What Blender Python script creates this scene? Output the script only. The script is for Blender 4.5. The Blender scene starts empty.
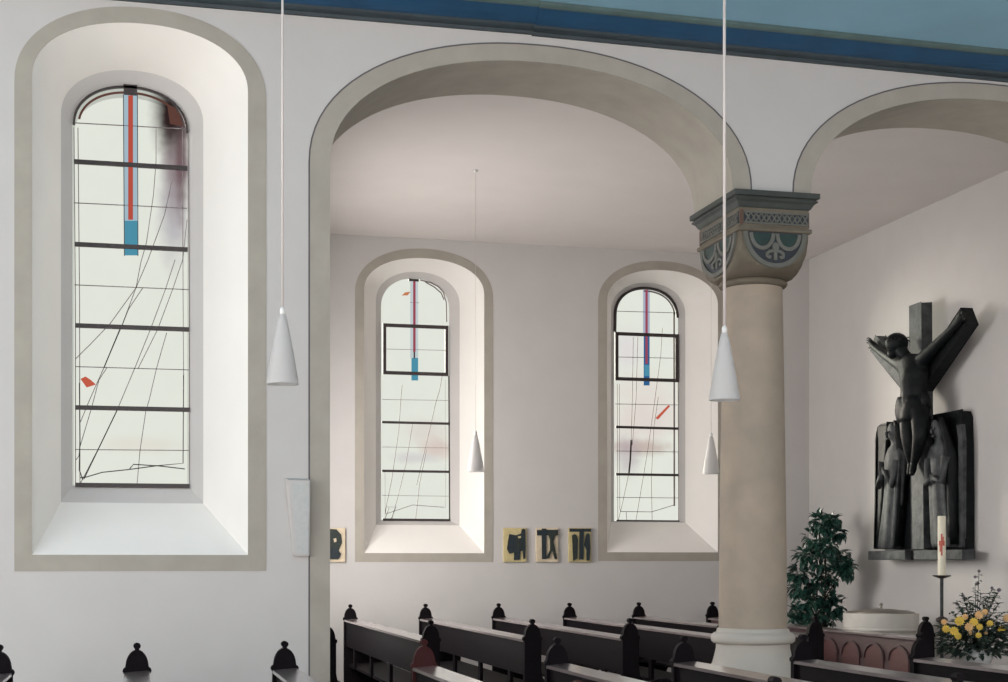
import bpy, bmesh, math, random
from mathutils import Vector, Matrix
C = bpy.context.scene.collection
SC = bpy.context.scene
rnd = random.Random(7)

# ------------------------------------------------------------------ camera, world, lights, exposure
EYE = 1.65
TH = math.radians(13.94)
F = 1487.0
CO, SI = math.cos(TH), math.sin(TH)
cam = bpy.data.cameras.new('camera'); camo = bpy.data.objects.new('camera', cam); C.objects.link(camo)
camo.location = (0, 0, EYE); camo.rotation_euler = (math.pi/2, 0, -TH)
cam.sensor_width = 36; cam.lens = F/1008*36; cam.shift_y = 221/1008; cam.clip_end = 200
SC.camera = camo
vs = SC.view_settings
vs.view_transform = 'Standard'; vs.look = 'None'; vs.gamma = 1; vs.use_curve_mapping = False
vs.exposure = 0.06
w = bpy.data.worlds.new('world'); SC.world = w; w.use_nodes = True
bg = w.node_tree.nodes['Background']
bg.inputs[0].default_value = (1.0, 0.958, 0.945, 1); bg.inputs[1].default_value = 2.4

def area(name, loc, target, sx, sy, power, col):
    l = bpy.data.lights.new(name, 'AREA'); l.shape = 'RECTANGLE'; l.size = sx; l.size_y = sy
    l.energy = power; l.color = col
    o = bpy.data.objects.new(name, l); C.objects.link(o); o.location = loc
    o.rotation_euler = (Vector(target)-Vector(loc)).to_track_quat('-Z', 'Y').to_euler()
    return o
# daylight from the tall windows at the west end of the nave (out of the picture); the aisle lamp is an added fill
area('nave_west_window_light', (-8.5, 4.5, 3.2), (4, 9, 1.6), 5.0, 4.0, 150, (1.0, 0.95, 0.88))
area('aisle_west_fill_light', (1.30, 15.3, 2.5), (8.6, 14.8, 1.9), 3.4, 3.0, 265, (1.0, 0.965, 0.93))
# low hazy sun outside, coming in through the aisle windows towards the end wall
sl = bpy.data.lights.new('sun', 'SUN'); sl.energy = 66.0; sl.angle = math.radians(22); sl.color = (1.0, 0.95, 0.88)
so = bpy.data.objects.new('sun', sl); C.objects.link(so)
so.rotation_euler = Vector((0.50, -0.86, -0.15)).to_track_quat('-Z', 'Y').to_euler()

# ------------------------------------------------------------------ geometry of the place
YN0, YN1 = 10.70, 11.52        # arcade wall, nave face and aisle face
YF = 18.10                     # outer wall of the aisle
XR = 8.645                     # end wall with the crucifix
ZC_A = EYE + 4.00              # aisle ceiling
ZC_N = EYE + 4.05              # nave ceiling

def onY(px, py, Y):
    u = (px-504)/F; z = Y/(CO-u*SI)
    return (z*(SI+u*CO), Y, EYE+(562-py)/F*z)
def onX(px, py, X):
    u = (px-504)/F; z = X/(SI+u*CO)
    return (X, z*(CO-u*SI), EYE+(562-py)/F*z)

# ------------------------------------------------------------------ materials
def mat(name, col, rough=0.6, var=0.0, scale=6.0, bump=0.0, metal=0.0, col2=None, spec=0.5, coat=0.0, stretch=(1, 1, 1), bscale=None):
    m = bpy.data.materials.new(name); m.use_nodes = True
    nt = m.node_tree; b = nt.nodes['Principled BSDF']
    b.inputs['Roughness'].default_value = rough; b.inputs['Metallic'].default_value = metal
    b.inputs['Specular IOR Level'].default_value = spec; b.inputs['Coat Weight'].default_value = coat
    b.inputs['Coat Roughness'].default_value = 0.15
    tc = nt.nodes.new('ShaderNodeTexCoord'); mp = nt.nodes.new('ShaderNodeMapping')
    mp.inputs['Scale'].default_value = stretch
    nt.links.new(tc.outputs['Object'], mp.inputs['Vector'])
    n = nt.nodes.new('ShaderNodeTexNoise'); n.inputs['Scale'].default_value = scale; n.inputs['Detail'].default_value = 6
    nt.links.new(mp.outputs['Vector'], n.inputs['Vector'])
    r = nt.nodes.new('ShaderNodeValToRGB')
    c2 = col2 if col2 else tuple(c*(1-var) for c in col)
    c1 = col if col2 else tuple(min(1, c*(1+var)) for c in col)
    r.color_ramp.elements[0].position = 0.3; r.color_ramp.elements[1].position = 0.7
    r.color_ramp.elements[0].color = (*c2, 1); r.color_ramp.elements[1].color = (*c1, 1)
    nt.links.new(n.outputs['Fac'], r.inputs['Fac']); nt.links.new(r.outputs['Color'], b.inputs['Base Color'])
    if bump:
        n2 = nt.nodes.new('ShaderNodeTexNoise'); n2.inputs['Scale'].default_value = bscale or scale*6; n2.inputs['Detail'].default_value = 4
        nt.links.new(mp.outputs['Vector'], n2.inputs['Vector'])
        bp = nt.nodes.new('ShaderNodeBump'); bp.inputs['Strength'].default_value = bump; bp.inputs['Distance'].default_value = 0.01
        nt.links.new(n2.outputs['Fac'], bp.inputs['Height']); nt.links.new(bp.outputs['Normal'], b.inputs['Normal'])
    return m

def emis(name, col, strength=1.0, blobs=(), streak=0.03, through=0):
    """lit window glass: an even skylight seen through frosted glass, tinted where the glass itself is painted.
    blobs: (x, y(z), rx, rz, colour, amount) in world metres"""
    m = bpy.data.materials.new(name); m.use_nodes = True
    nt = m.node_tree; nt.nodes.clear(); N = nt.nodes.new; L = nt.links.new
    out = N('ShaderNodeOutputMaterial'); e = N('ShaderNodeEmission'); e.inputs[1].default_value = strength
    tc = N('ShaderNodeTexCoord'); n = N('ShaderNodeTexNoise'); n.inputs['Scale'].default_value = 5
    L(tc.outputs['Object'], n.inputs['Vector'])
    mx = N('ShaderNodeMix'); mx.data_type = 'RGBA'
    mx.inputs['A'].default_value = (*[c*(1-streak) for c in col], 1); mx.inputs['B'].default_value = (*[min(1, c*(1+streak)) for c in col], 1)
    L(n.outputs['Fac'], mx.inputs['Factor']); cur = mx.outputs['Result']
    n2 = N('ShaderNodeTexNoise'); n2.inputs['Scale'].default_value = 7; L(tc.outputs['Object'], n2.inputs['Vector'])
    for (x, z, rx, rz, bc, amt) in blobs:
        mp = N('ShaderNodeMapping'); mp.vector_type = 'POINT'
        mp.inputs['Location'].default_value = (-x/rx, 0, -z/rz); mp.inputs['Scale'].default_value = (1/rx, 0, 1/rz)
        L(tc.outputs['Object'], mp.inputs['Vector'])
        ln = N('ShaderNodeVectorMath'); ln.operation = 'LENGTH'; L(mp.outputs['Vector'], ln.inputs[0])
        ad = N('ShaderNodeMath'); ad.operation = 'MULTIPLY_ADD'; L(n2.outputs['Fac'], ad.inputs[0]); ad.inputs[1].default_value = 0.5; L(ln.outputs['Value'], ad.inputs[2])
        mr = N('ShaderNodeMapRange'); mr.interpolation_type = 'SMOOTHSTEP'
        mr.inputs['From Min'].default_value = 0.45; mr.inputs['From Max'].default_value = 1.35
        mr.inputs['To Min'].default_value = amt; mr.inputs['To Max'].default_value = 0
        L(ad.outputs['Value'], mr.inputs['Value'])
        m2 = N('ShaderNodeMix'); m2.data_type = 'RGBA'; m2.inputs['B'].default_value = (*bc, 1)
        L(mr.outputs['Result'], m2.inputs['Factor']); L(cur, m2.inputs['A']); cur = m2.outputs['Result']
    if not through:
        L(cur, e.inputs[0]); L(e.outputs[0], out.inputs[0]); return m
    # milky glass: most of the light is scattered evenly, a quarter comes straight through
    L(cur, e.inputs[0]); tr = N('ShaderNodeBsdfTransparent'); sc_ = N('ShaderNodeMix'); sc_.data_type = 'RGBA'; sc_.blend_type = 'MULTIPLY'
    sc_.inputs['Factor'].default_value = 1; L(cur, sc_.inputs['A']); sc_.inputs['B'].default_value = (through,)*3+(1,)
    L(sc_.outputs['Result'], tr.inputs[0]); a = N('ShaderNodeAddShader'); L(e.outputs[0], a.inputs[0]); L(tr.outputs[0], a.inputs[1]); L(a.outputs[0], out.inputs[0])
    return m

M = {}
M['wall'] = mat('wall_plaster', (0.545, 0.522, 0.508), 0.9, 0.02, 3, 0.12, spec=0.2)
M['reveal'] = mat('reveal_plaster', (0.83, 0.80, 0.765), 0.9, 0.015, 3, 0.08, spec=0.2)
M['ceil'] = mat('ceiling_plaster', (0.66, 0.615, 0.595), 0.9, 0.02, 2, 0.08, spec=0.2)
M['band'] = mat('painted_band', (0.375, 0.345, 0.30), 0.85, 0.06, 5, 0.1, spec=0.2)
M['line'] = mat('band_outline', (0.11, 0.10, 0.105), 0.8, 0.1)
M['blue'] = mat('cornice_blue', (0.008, 0.055, 0.125), 0.6, 0.15, 4, 0.05)
M['bluegreen'] = mat('cornice_edge', (0.085, 0.135, 0.13), 0.6, 0.15, 6)
M['dkmould'] = mat('cornice_dark', (0.03, 0.045, 0.055), 0.6, 0.2, 6)
M['sky'] = mat('ceiling_blue', (0.27, 0.49, 0.63), 0.85, 0.05, 2)
M['floor'] = mat('stone_floor', (0.64, 0.61, 0.575), 0.5, 0.1, 3, 0.1)
M['stone'] = mat('column_stone', (0.41, 0.335, 0.265), 0.8, 0.0, 3.2, 0.3, col2=(0.325, 0.275, 0.225), spec=0.25)
M['stonepale'] = mat('base_stone', (0.49, 0.455, 0.41), 0.8, 0.05, 4, 0.2, spec=0.25)
M['capstone'] = mat('capital_stone', (0.15, 0.128, 0.098), 0.8, 0.12, 7, 0.25, spec=0.25)
M['abacus'] = mat('abacus_paint', (0.048, 0.055, 0.050), 0.75, 0.15, 7, 0.15)
M['frieze'] = mat('frieze_paint', (0.03, 0.035, 0.045), 0.7, 0.2)
M['carve'] = mat('carving_grey', (0.13, 0.13, 0.115), 0.8, 0.1, 10, 0.2)
M['rust'] = mat('rust_paint', (0.11, 0.06, 0.045), 0.8, 0.1)
M['green'] = mat('dark_green_paint', (0.012, 0.035, 0.03), 0.6, 0.3, 10)
M['wood'] = mat('pew_wood', (0.007, 0.005, 0.006), 0.65, 0.0, 7, 0.06, col2=(0.004, 0.003, 0.005), stretch=(6, 1, 6), spec=0.07)
M['ledge'] = mat('pew_ledge_sheen', (0.24, 0.19, 0.185), 0.3, 0.0, 6, 0.03, col2=(0.15, 0.12, 0.12), stretch=(6, 1, 6), spec=0.8, coat=1.0)  # grazing sheen on the ledges painted in as a paler base colour
M['redwood'] = mat('parapet_wood', (0.085, 0.048, 0.050), 0.45, 0.15, 7, 0.06, stretch=(6, 1, 6))
M['redarch'] = mat('parapet_panel', (0.12, 0.05, 0.05), 0.45, 0.1, 7, stretch=(1, 1, 6))
M['bronze'] = mat('dark_bronze', (0.009, 0.011, 0.0125), 0.5, 0.0, 9, 0.8, metal=0.0, col2=(0.004, 0.005, 0.006), spec=0.16, bscale=16)
M['bronzelt'] = mat('pale_bronze', (0.10, 0.105, 0.108), 0.6, 0.0, 9, 0.8, col2=(0.038, 0.041, 0.044), spec=0.15, bscale=14)  # paler grey variant of the bronze
M['lead'] = mat('lead_came', (0.05, 0.045, 0.045), 0.6, 0.2)
M['thin'] = mat('thin_came', (0.20, 0.17, 0.17), 0.6, 0.2)
M['iron'] = mat('iron_bar', (0.035, 0.025, 0.025), 0.5, 0.2)
M['shade'] = mat('lamp_shade_white', (0.68, 0.665, 0.66), 0.45, 0.01)
_b = M['shade'].node_tree.nodes['Principled BSDF']; _b.inputs['Subsurface Weight'].default_value = 0.0
_t = M['shade'].node_tree.nodes.new('ShaderNodeBsdfTranslucent'); _t.inputs[0].default_value = (0.9, 0.88, 0.87, 1)
_m = M['shade'].node_tree.nodes.new('ShaderNodeMixShader'); _m.inputs[0].default_value = 0.5
M['shade'].node_tree.links.new(_b.outputs[0], _m.inputs[1]); M['shade'].node_tree.links.new(_t.outputs[0], _m.inputs[2])
M['shade'].node_tree.links.new(_m.outputs[0], M['shade'].node_tree.nodes['Material Output'].inputs[0])
M['cord'] = mat('white_cord', (0.58, 0.52, 0.50), 0.5, 0.02)
M['white'] = mat('white_metal', (0.70, 0.69, 0.67), 0.5, 0.02)
M['palegreen'] = mat('pale_grille', (0.50, 0.51, 0.50), 0.6, 0.04, 30)
M['cream'] = mat('plaque_cream', (0.52, 0.43, 0.22), 0.6, 0.12, 14)
M['rose'] = mat('plaque_pale', (0.60, 0.50, 0.36), 0.6, 0.12, 14)
M['navy'] = mat('plaque_dark', (0.007, 0.016, 0.022), 0.5, 0.4, 25)
M['grn'] = mat('plaque_green', (0.014, 0.022, 0.018), 0.5, 0.4, 25)
M['leaf'] = mat('leaf_green', (0.025, 0.085, 0.06), 0.28, 0.0, 8, col2=(0.010, 0.045, 0.035), spec=0.6)
M['leaf2'] = mat('bouquet_green', (0.05, 0.085, 0.06), 0.45, 0.0, 12, col2=(0.012, 0.03, 0.03))
M['trunk'] = mat('bark', (0.035, 0.028, 0.022), 0.8, 0.2)
M['pot'] = mat('pot_clay', (0.25, 0.12, 0.08), 0.7, 0.1)
M['yellow'] = mat('yellow_petal', (0.80, 0.58, 0.10), 0.6, 0.1, 20)
M['peach'] = mat('peach_petal', (0.80, 0.52, 0.24), 0.6, 0.1, 20)
M['mauve'] = mat('mauve_petal', (0.22, 0.18, 0.22), 0.6, 0.1, 20)
M['font'] = mat('font_stone', (0.60, 0.57, 0.52), 0.7, 0.05, 5, 0.15)
M['lid'] = mat('font_lid', (0.30, 0.27, 0.23), 0.35, 0.1, 6, metal=0.6)
M['wax'] = mat('candle_wax', (0.80, 0.75, 0.60), 0.45, 0.02)
M['redwax'] = mat('red_wax', (0.55, 0.12, 0.08), 0.5, 0.1)
M['vase'] = mat('white_glaze', (0.70, 0.72, 0.72), 0.25, 0.02)
M['black'] = mat('black_wick', (0.01, 0.01, 0.01), 0.8)

# ------------------------------------------------------------------ helpers
def link(name, bm, m, parent=None, smooth=False, auto=None):
    me = bpy.data.meshes.new(name)
    bmesh.ops.recalc_face_normals(bm, faces=bm.faces)
    if auto is not None:
        bm.normal_update()
        for f in bm.faces: f.smooth = True
        for e in bm.edges:
            if len(e.link_faces) == 2 and e.calc_face_angle(0) > auto: e.smooth = False
    bm.to_mesh(me); bm.free()
    if auto is None and smooth:
        for p in me.polygons: p.use_smooth = True
    me.materials.append(m)
    o = bpy.data.objects.new(name, me); C.objects.link(o)
    if parent is not None: o.parent = parent
    return o
def tag(o, label, cat, group=None):
    o['label'] = label; o['category'] = cat
    if group: o['group'] = group
    return o
def thing(name, loc, label, cat, group=None, rz=0):
    o = bpy.data.objects.new(name, None); C.objects.link(o); o.location = loc; o.rotation_euler = (0, 0, rz)
    o.empty_display_size = 0.1
    return tag(o, label, cat, group)
def struct(o):
    o['kind'] = 'structure'; return o
def sempty(name, loc=(0, 0, 0)):
    o = bpy.data.objects.new(name, None); C.objects.link(o); o.location = loc; o['kind'] = 'structure'; return o
def box(bm, x0, x1, y0, y1, z0, z1, bev=0.0, segs=2):
    v = [bm.verts.new(p) for p in [(x0, y0, z0), (x1, y0, z0), (x1, y1, z0), (x0, y1, z0), (x0, y0, z1), (x1, y0, z1), (x1, y1, z1), (x0, y1, z1)]]
    fs = [bm.faces.new([v[i] for i in q]) for q in [(0, 3, 2, 1), (4, 5, 6, 7), (0, 1, 5, 4), (1, 2, 6, 5), (2, 3, 7, 6), (3, 0, 4, 7)]]
    if bev:
        es = list({e for f in fs for e in f.edges})
        bmesh.ops.bevel(bm, geom=es, offset=bev, segments=segs, affect='EDGES', profile=0.5)
def poly_prism(bm, pts, axis, a, b):
    """outline pts (2D) extruded along axis between a and b; axis 'Y': pts=(x,z), 'X': pts=(y,z), 'Z': pts=(x,y)"""
    def P(p, k):
        return {'Y': (p[0], k, p[1]), 'X': (k, p[0], p[1]), 'Z': (p[0], p[1], k)}[axis]
    A = [bm.verts.new(P(p, a)) for p in pts]; B = [bm.verts.new(P(p, b)) for p in pts]
    n = len(pts)
    f1 = bm.faces.new(A); f2 = bm.faces.new(B[::-1])
    for i in range(n): bm.faces.new([A[i], A[(i+1) % n], B[(i+1) % n], B[i]])
    f1.normal_update(); f2.normal_update(); bmesh.ops.triangulate(bm, faces=[f1, f2])
def rings(bm, R, closed=True, cap=True):
    V = [[bm.verts.new(p) for p in r] for r in R]
    for a, b in zip(V, V[1:]):
        n = len(a)
        for i in range(n if closed else n-1):
            j = (i+1) % n
            bm.faces.new([a[i], a[j], b[j], b[i]])
    if cap and closed:
        bm.faces.new(V[0][::-1]); bm.faces.new(V[-1])
def lathe(bm, prof, c=(0, 0, 0), n=40, cap=True):
    rings(bm, [[(c[0]+r*math.cos(2*math.pi*i/n), c[1]+r*math.sin(2*math.pi*i/n), c[2]+z) for i in range(n)] for r, z in prof], cap=cap)
def tube(bm, pts, r, n=8, r2=None):
    pts = [Vector(p) for p in pts]; R = []
    for i, p in enumerate(pts):
        d = (pts[min(i+1, len(pts)-1)]-pts[max(i-1, 0)]).normalized()
        a = d.cross(Vector((0, 0, 1)))
        if a.length < 1e-4: a = d.cross(Vector((1, 0, 0)))
        a.normalize(); b = d.cross(a)
        rr = r if r2 is None else r+(r2-r)*i/max(1, len(pts)-1)
        R.append([p+a*rr*math.cos(2*math.pi*k/n)+b*rr*math.sin(2*math.pi*k/n) for k in range(n)])
    rings(bm, R)
def ball(bm, c, r, sx=1, sy=1, sz=1, u=16, v=10):
    bmesh.ops.create_uvsphere(bm, u_segments=u, v_segments=v, radius=r, matrix=Matrix.Translation(c) @ Matrix.Diagonal((sx, sy, sz, 1)))
def ribbon(bm, pts, w, Y, t=0.006):
    """a thin came lying in the plane of a window (constant Y); pts (x,z)"""
    pts = [Vector(p) for p in pts]
    L, R = [], []
    for i, p in enumerate(pts):
        d = (pts[min(i+1, len(pts)-1)]-pts[max(i-1, 0)]).normalized()
        nrm = Vector((-d.y, d.x))*w/2
        L.append(p+nrm); R.append(p-nrm)
    rings(bm, [[(l.x, Y, l.y), (r.x, Y, r.y), (r.x, Y-t, r.y), (l.x, Y-t, l.y)] for l, r in zip(L, R)])
def arch_loop(cx, a, z0, b, zb, n=2.15, k=40):
    """closed outline (x,z): bottom left, up, over a basket arch, down to bottom right; constant count"""
    P = [(cx-a, zb)]
    for i in range(k+1):
        t = math.pi-math.pi*i/k
        cs, sn = math.cos(t), math.sin(t)
        P.append((cx+a*math.copysign(abs(cs)**(2/n), cs), z0+b*abs(sn)**(2/n)))
    P.append((cx+a, zb))
    return P
def holed(bm, outer, holes, Y):
    edges = []
    for lp in [outer]+holes:
        V = [bm.verts.new((x, Y, z)) for x, z in lp]
        edges += [bm.edges.new((V[i], V[(i+1) % len(V)])) for i in range(len(V))]
    bmesh.ops.triangle_fill(bm, edges=edges, use_beauty=True)
def loft_xz(bm, A, ya, B, yb, closed=True):
    rings(bm, [[(x, ya, z) for x, z in A], [(x, yb, z) for x, z in B]], closed=closed, cap=False)
def band(bm, A, B, Y, t=0.004, closed=True):
    rings(bm, [[(x, Y, z) for x, z in A], [(x, Y-t, z) for x, z in A], [(x, Y-t, z) for x, z in B], [(x, Y, z) for x, z in B]], closed=closed, cap=False)

# ------------------------------------------------------------------ the shell
E0 = EYE
# arches of the arcade (opening, painted band, outline)
ARCHES = [(2.92, 1.56), (6.68, 1.56)]
Z0 = E0+2.87
def a_in(c): return arch_loop(c, 1.56, Z0, 0.86, 0.0)
# near window (in the nave face)
WN = dict(out=(0.053, 0.855, E0+3.30, 0.576, E0-0.063), inn=(0.0475, 0.7325, E0+3.34, 0.425, E0+0.05),
          lip=(-0.014, 0.502, E0+3.22, 0.355, E0+0.43), gl=(-0.028, 0.414, E0+3.17, 0.315, E0+0.556), Y=(YN0, YN0+0.45, YN0+0.53))
W1 = dict(out=(3.482, 0.869, E0+3.30, 0.576, E0+0.0), inn=(3.482, 0.755, E0+3.34, 0.42, E0+0.11),
          lip=(3.476, 0.538, E0+3.27, 0.40, E0+0.467), gl=(3.455, 0.4385, E0+3.22, 0.38, E0+0.53), Y=(YF, YF+0.42, YF+0.50))
W2 = dict(out=(6.596, 0.869, E0+3.30, 0.576, E0+0.012), inn=(6.603, 0.755, E0+3.34, 0.42, E0+0.125),
          lip=(6.553, 0.515, E0+3.27, 0.40, E0+0.522), gl=(6.55, 0.446, E0+3.24, 0.385, E0+0.538), Y=(YF, YF+0.42, YF+0.50))

floor = bmesh.new(); box(floor, -9, XR+0.3, -4, YF+0.3, -0.2, 0.0); struct(link('floor', floor, M['floor']))

# arcade wall with the left window and two arches
bm = bmesh.new()
zt = ZC_A+0.35
outer = [(-9, 0), (1.36, 0)] + a_in(2.92)[1:-1] + [(4.48, Z0-0.0), (4.48, Z0-0.02), (5.12, Z0-0.02)] + a_in(6.68)[1:-1] + [(8.24, 0), (XR+0.3, 0), (XR+0.3, zt), (-9, zt)]
clean = []
for p in outer:
    if not clean or (Vector(p)-Vector(clean[-1])).length > 1e-4: clean.append(p)
holed(bm, clean, [arch_loop(*WN['inn'])], YN0)
holed(bm, clean, [arch_loop(*WN['gl'])], YN1)
n = len(clean)
for i in range(n):
    a, b = clean[i], clean[(i+1) % n]
    vs4 = [bm.verts.new(p) for p in [(a[0], YN0, a[1]), (b[0], YN0, b[1]), (b[0], YN1, b[1]), (a[0], YN1, a[1])]]
    bm.faces.new(vs4)
bmesh.ops.remove_doubles(bm, verts=bm.verts, dist=1e-5)
wn = struct(link('wall_arcade', bm, M['wall']))

# soffit lining of the arches (painted stone grey) and the bands on the nave face
for k, c in enumerate((2.92, 6.68)):
    bm = bmesh.new()
    A = arch_loop(c, 1.556, Z0, 0.856, 0.002 if k == 0 else Z0-0.015)
    if k == 0: A = A[:-1]+[(c+1.556, Z0-0.015)]
    if k == 1: A = A[:-1]+[(c+1.556, 0.002)]
    B = [(x, z) for x, z in A]
    rings(bm, [[(x, YN0-0.004, z) for x, z in A], [(x, YN1+0.004, z) for x, z in A]], closed=False, cap=False)
    struct(link('trim_%d' % (1+k*3), bm, M['band'], auto=0.5))
    bm = bmesh.new()
    O = arch_loop(c, 1.70, Z0, 0.979, 0.002)
    I = arch_loop(c, 1.556, Z0, 0.856, 0.002)
    lo = Z0-0.012
    if k == 0: O = O[:-1]+[(c+1.70, lo)]; I = I[:-1]+[(c+1.556, lo)]
    else: O = [(c-1.70, lo)]+O[1:]; I = [(c-1.556, lo)]+I[1:]
    band(bm, O, I, YN0, 0.004, closed=False)
    struct(link('trim_%d' % (2+k*3), bm, M['band'], auto=0.5))
    bm = bmesh.new()
    O2 = arch_loop(c, 1.711, Z0, 0.990, 0.002)
    if k == 0: O2 = O2[:-1]+[(c+1.711, lo)]
    else: O2 = [(c-1.711, lo)]+O2[1:]
    band(bm, O2, O, YN0, 0.005, closed=False)
    struct(link('trim_%d' % (3+k*3), bm, M['line'], auto=0.5))

# outer wall of the aisle
bm = bmesh.new()
holed(bm, [(1.1, 0), (XR+0.3, 0), (XR+0.3, ZC_A+0.3), (1.1, ZC_A+0.3)], [arch_loop(*W1['inn']), arch_loop(*W2['inn'])], YF)
struct(link('wall_far', bm, M['wall']))
# end wall with the crucifix
bm = bmesh.new(); box(bm, XR, XR+0.3, -4, YF+0.6, 0, ZC_N+0.3); struct(link('wall_right', bm, M['wall']))
# ceilings
bm = bmesh.new(); box(bm, 1.1, XR+0.01, YN1-0.02, YF+0.01, ZC_A, ZC_A+0.2); struct(link('ceiling_aisle', bm, M['ceil']))
bm = bmesh.new()      # follows the slight fall of the cornice
rings(bm, [[(x, 0.5, ZC_N+d), (x, YN0+0.1, ZC_N+d), (x, YN0+0.1, ZC_N+0.2), (x, 0.5, ZC_N+0.2)] for x, d in ((-9, -0.027), (2.868, 0.034), (XR+0.01, -0.024))])
struct(link('ceiling_nave', bm, M['sky']))
# west wall of the transept, hidden behind the arch jamb
bm = bmesh.new(); box(bm, 1.0, 1.22, YN1, YF+0.3, 0, ZC_A+0.2); struct(link('wall_left', bm, M['wall']))

# cornice: profile (y outwards from the wall, z), two lengths meeting over the arch
def cornice(x0, x1, dz, idx, dz1=0.0):
    z = ZC_N
    root = sempty('trim_%d' % idx)
    parts = [('upper_moulding', M['bluegreen'], [(0, 0.0), (-0.27, 0.0), (-0.27, -0.022), (-0.25, -0.035), (-0.235, -0.038), (0, -0.038)]),
             ('blue_cove', M['blue'], [(0, -0.038), (-0.225, -0.038), (-0.20, -0.055), (-0.16, -0.085), (-0.125, -0.105), (-0.10, -0.115), (0, -0.115)]),
             ('lower_moulding', M['dkmould'], [(0, -0.115), (-0.095, -0.115), (-0.085, -0.13), (-0.06, -0.14), (-0.035, -0.145), (-0.03, -0.165), (0, -0.165)])]
    for nm, m, pr in parts:
        bm = bmesh.new()
        poly_prism(bm, [(YN0+p[0], z+p[1]+dz) for p in pr], 'X', x0, x1)
        for v_ in bm.verts:
            if abs(v_.co.x-x1) < 1e-4: v_.co.z += dz1-dz
        struct(link(nm, bm, m, root))
cornice(-9, 2.868, -0.025, 7, 0.040); cornice(2.868, XR, 0.032, 8, -0.022)

# ------------------------------------------------------------------ windows
def window(idx, W, pane_mat):
    root = sempty('window_%d' % idx)
    Y0, Y1, Y2 = W['Y']
    bm = bmesh.new()
    I, Lp, G = arch_loop(*W['inn']), arch_loop(*W['lip']), arch_loop(*W['gl'])
    loft_xz(bm, I, Y0, Lp, Y1)
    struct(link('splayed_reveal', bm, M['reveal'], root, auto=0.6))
    bm = bmesh.new(); loft_xz(bm, Lp, Y1, G, Y2)
    struct(link('inner_reveal', bm, M['wall'], root, auto=0.6))
    bm = bmesh.new()
    band(bm, arch_loop(*W['out']), I, Y0, 0.004)
    struct(link('painted_band', bm, M['band'], root))
    bm = bmesh.new(); holed(bm, G, [], Y2)
    struct(link('pane', bm, pane_mat, root))
    return root
def px(W, pts): return [(lambda q: (q[0], q[2]))(onY(x, y, W['Y'][2])) for x, y in pts]
def lines(root, W, name, polys, wid, m, t=0.008, one=True):
    if one:
        bm = bmesh.new()
        for p in polys: ribbon(bm, px(W, p), wid, W['Y'][2]-0.002, t)
        struct(link(name, bm, m, root))
    else:
        for p in polys:
            bm = bmesh.new(); ribbon(bm, px(W, p), wid, W['Y'][2]-0.002, t); struct(link(name, bm, m, root))
def glass(root, W, name, pts, m, off=0.004, t=0.004):
    bm = bmesh.new()
    poly_prism(bm, px(W, pts), 'Y', W['Y'][2]-off, W['Y'][2]-off-t)
    struct(link(name, bm, m, root))
def wpt(W, x, y): q = onY(x, y, W['Y'][2]); return (q[0], q[2])
GL = (0.655, 0.685, 0.62)
GS, GT = 0.70, 0.17
def blob(W, x, y, rx, ry, col, amt):
    q = wpt(W, x, y); k = (onY(x+1, y, W['Y'][2])[0]-q[0])
    return (q[0], q[1], rx*k, ry*k, col, amt)
def crect(x0, y0, x1, y1): return [(x0, y0), (x1, y0), (x1, y1), (x0, y1)]
RED = emis('glass_red', (0.44, 0.075, 0.05), 1); REDO = emis('glass_red_orange', (0.50, 0.10, 0.06), 1)
BLUE = emis('glass_blue', (0.07, 0.26, 0.36), 1); PALE = emis('glass_pale_blue', (0.34, 0.46, 0.53), 1)
PINK = emis('glass_crimson', (0.30, 0.06, 0.09), 1); DBLUE = emis('glass_deep_blue', (0.03, 0.11, 0.26), 1)
ORANGE = emis('glass_orange', (0.52, 0.19, 0.09), 1)
BROWN = emis('glass_brown', (0.10, 0.045, 0.035), 1, streak=0.5)

# window 1 : the tall one at the left
W = WN
g = window(1, W, emis('window_glass_left', GL, GS, [
    
    blob(W, 174, 205, 20, 80, (0.33, 0.31, 0.36), 0.7), blob(W, 176, 160, 18, 75, (0.20, 0.15, 0.16), 0.8), blob(W, 181, 155, 8, 80, (0.12, 0.07, 0.08), 0.8), blob(W, 169, 114, 22, 46, (0.025, 0.014, 0.014), 1.0),
    blob(W, 140, 445, 60, 12, (0.62, 0.56, 0.50), 0.35)], through=GT))
lines(g, W, 'saddle_bar', [[(74, 162), (187.3, 168.8)], [(74.5, 244.5), (187.7, 250)], [(75.4, 325.7), (189, 329.8)], [(75.2, 407.6), (189.6, 410)], [(75.2, 485), (189.6, 486.2)]], 0.032, M['iron'], 0.02, one=False)
lines(g, W, 'lead_came', [[(72.5, 123), (188, 129.4)], [(74, 203), (187, 208.5)], [(74.4, 285), (189.3, 289.8)], [(75.4, 366.7), (189, 370)], [(75, 449.6), (189, 450.5)],
    [(74, 128), (75.4, 300), (75.6, 486)], [(188, 132), (189, 300), (189.4, 486)], [(78, 128), (79.6, 300), (80, 486)], [(182.5, 128), (183, 300), (183.5, 380)]], 0.006, M['thin'])
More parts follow.
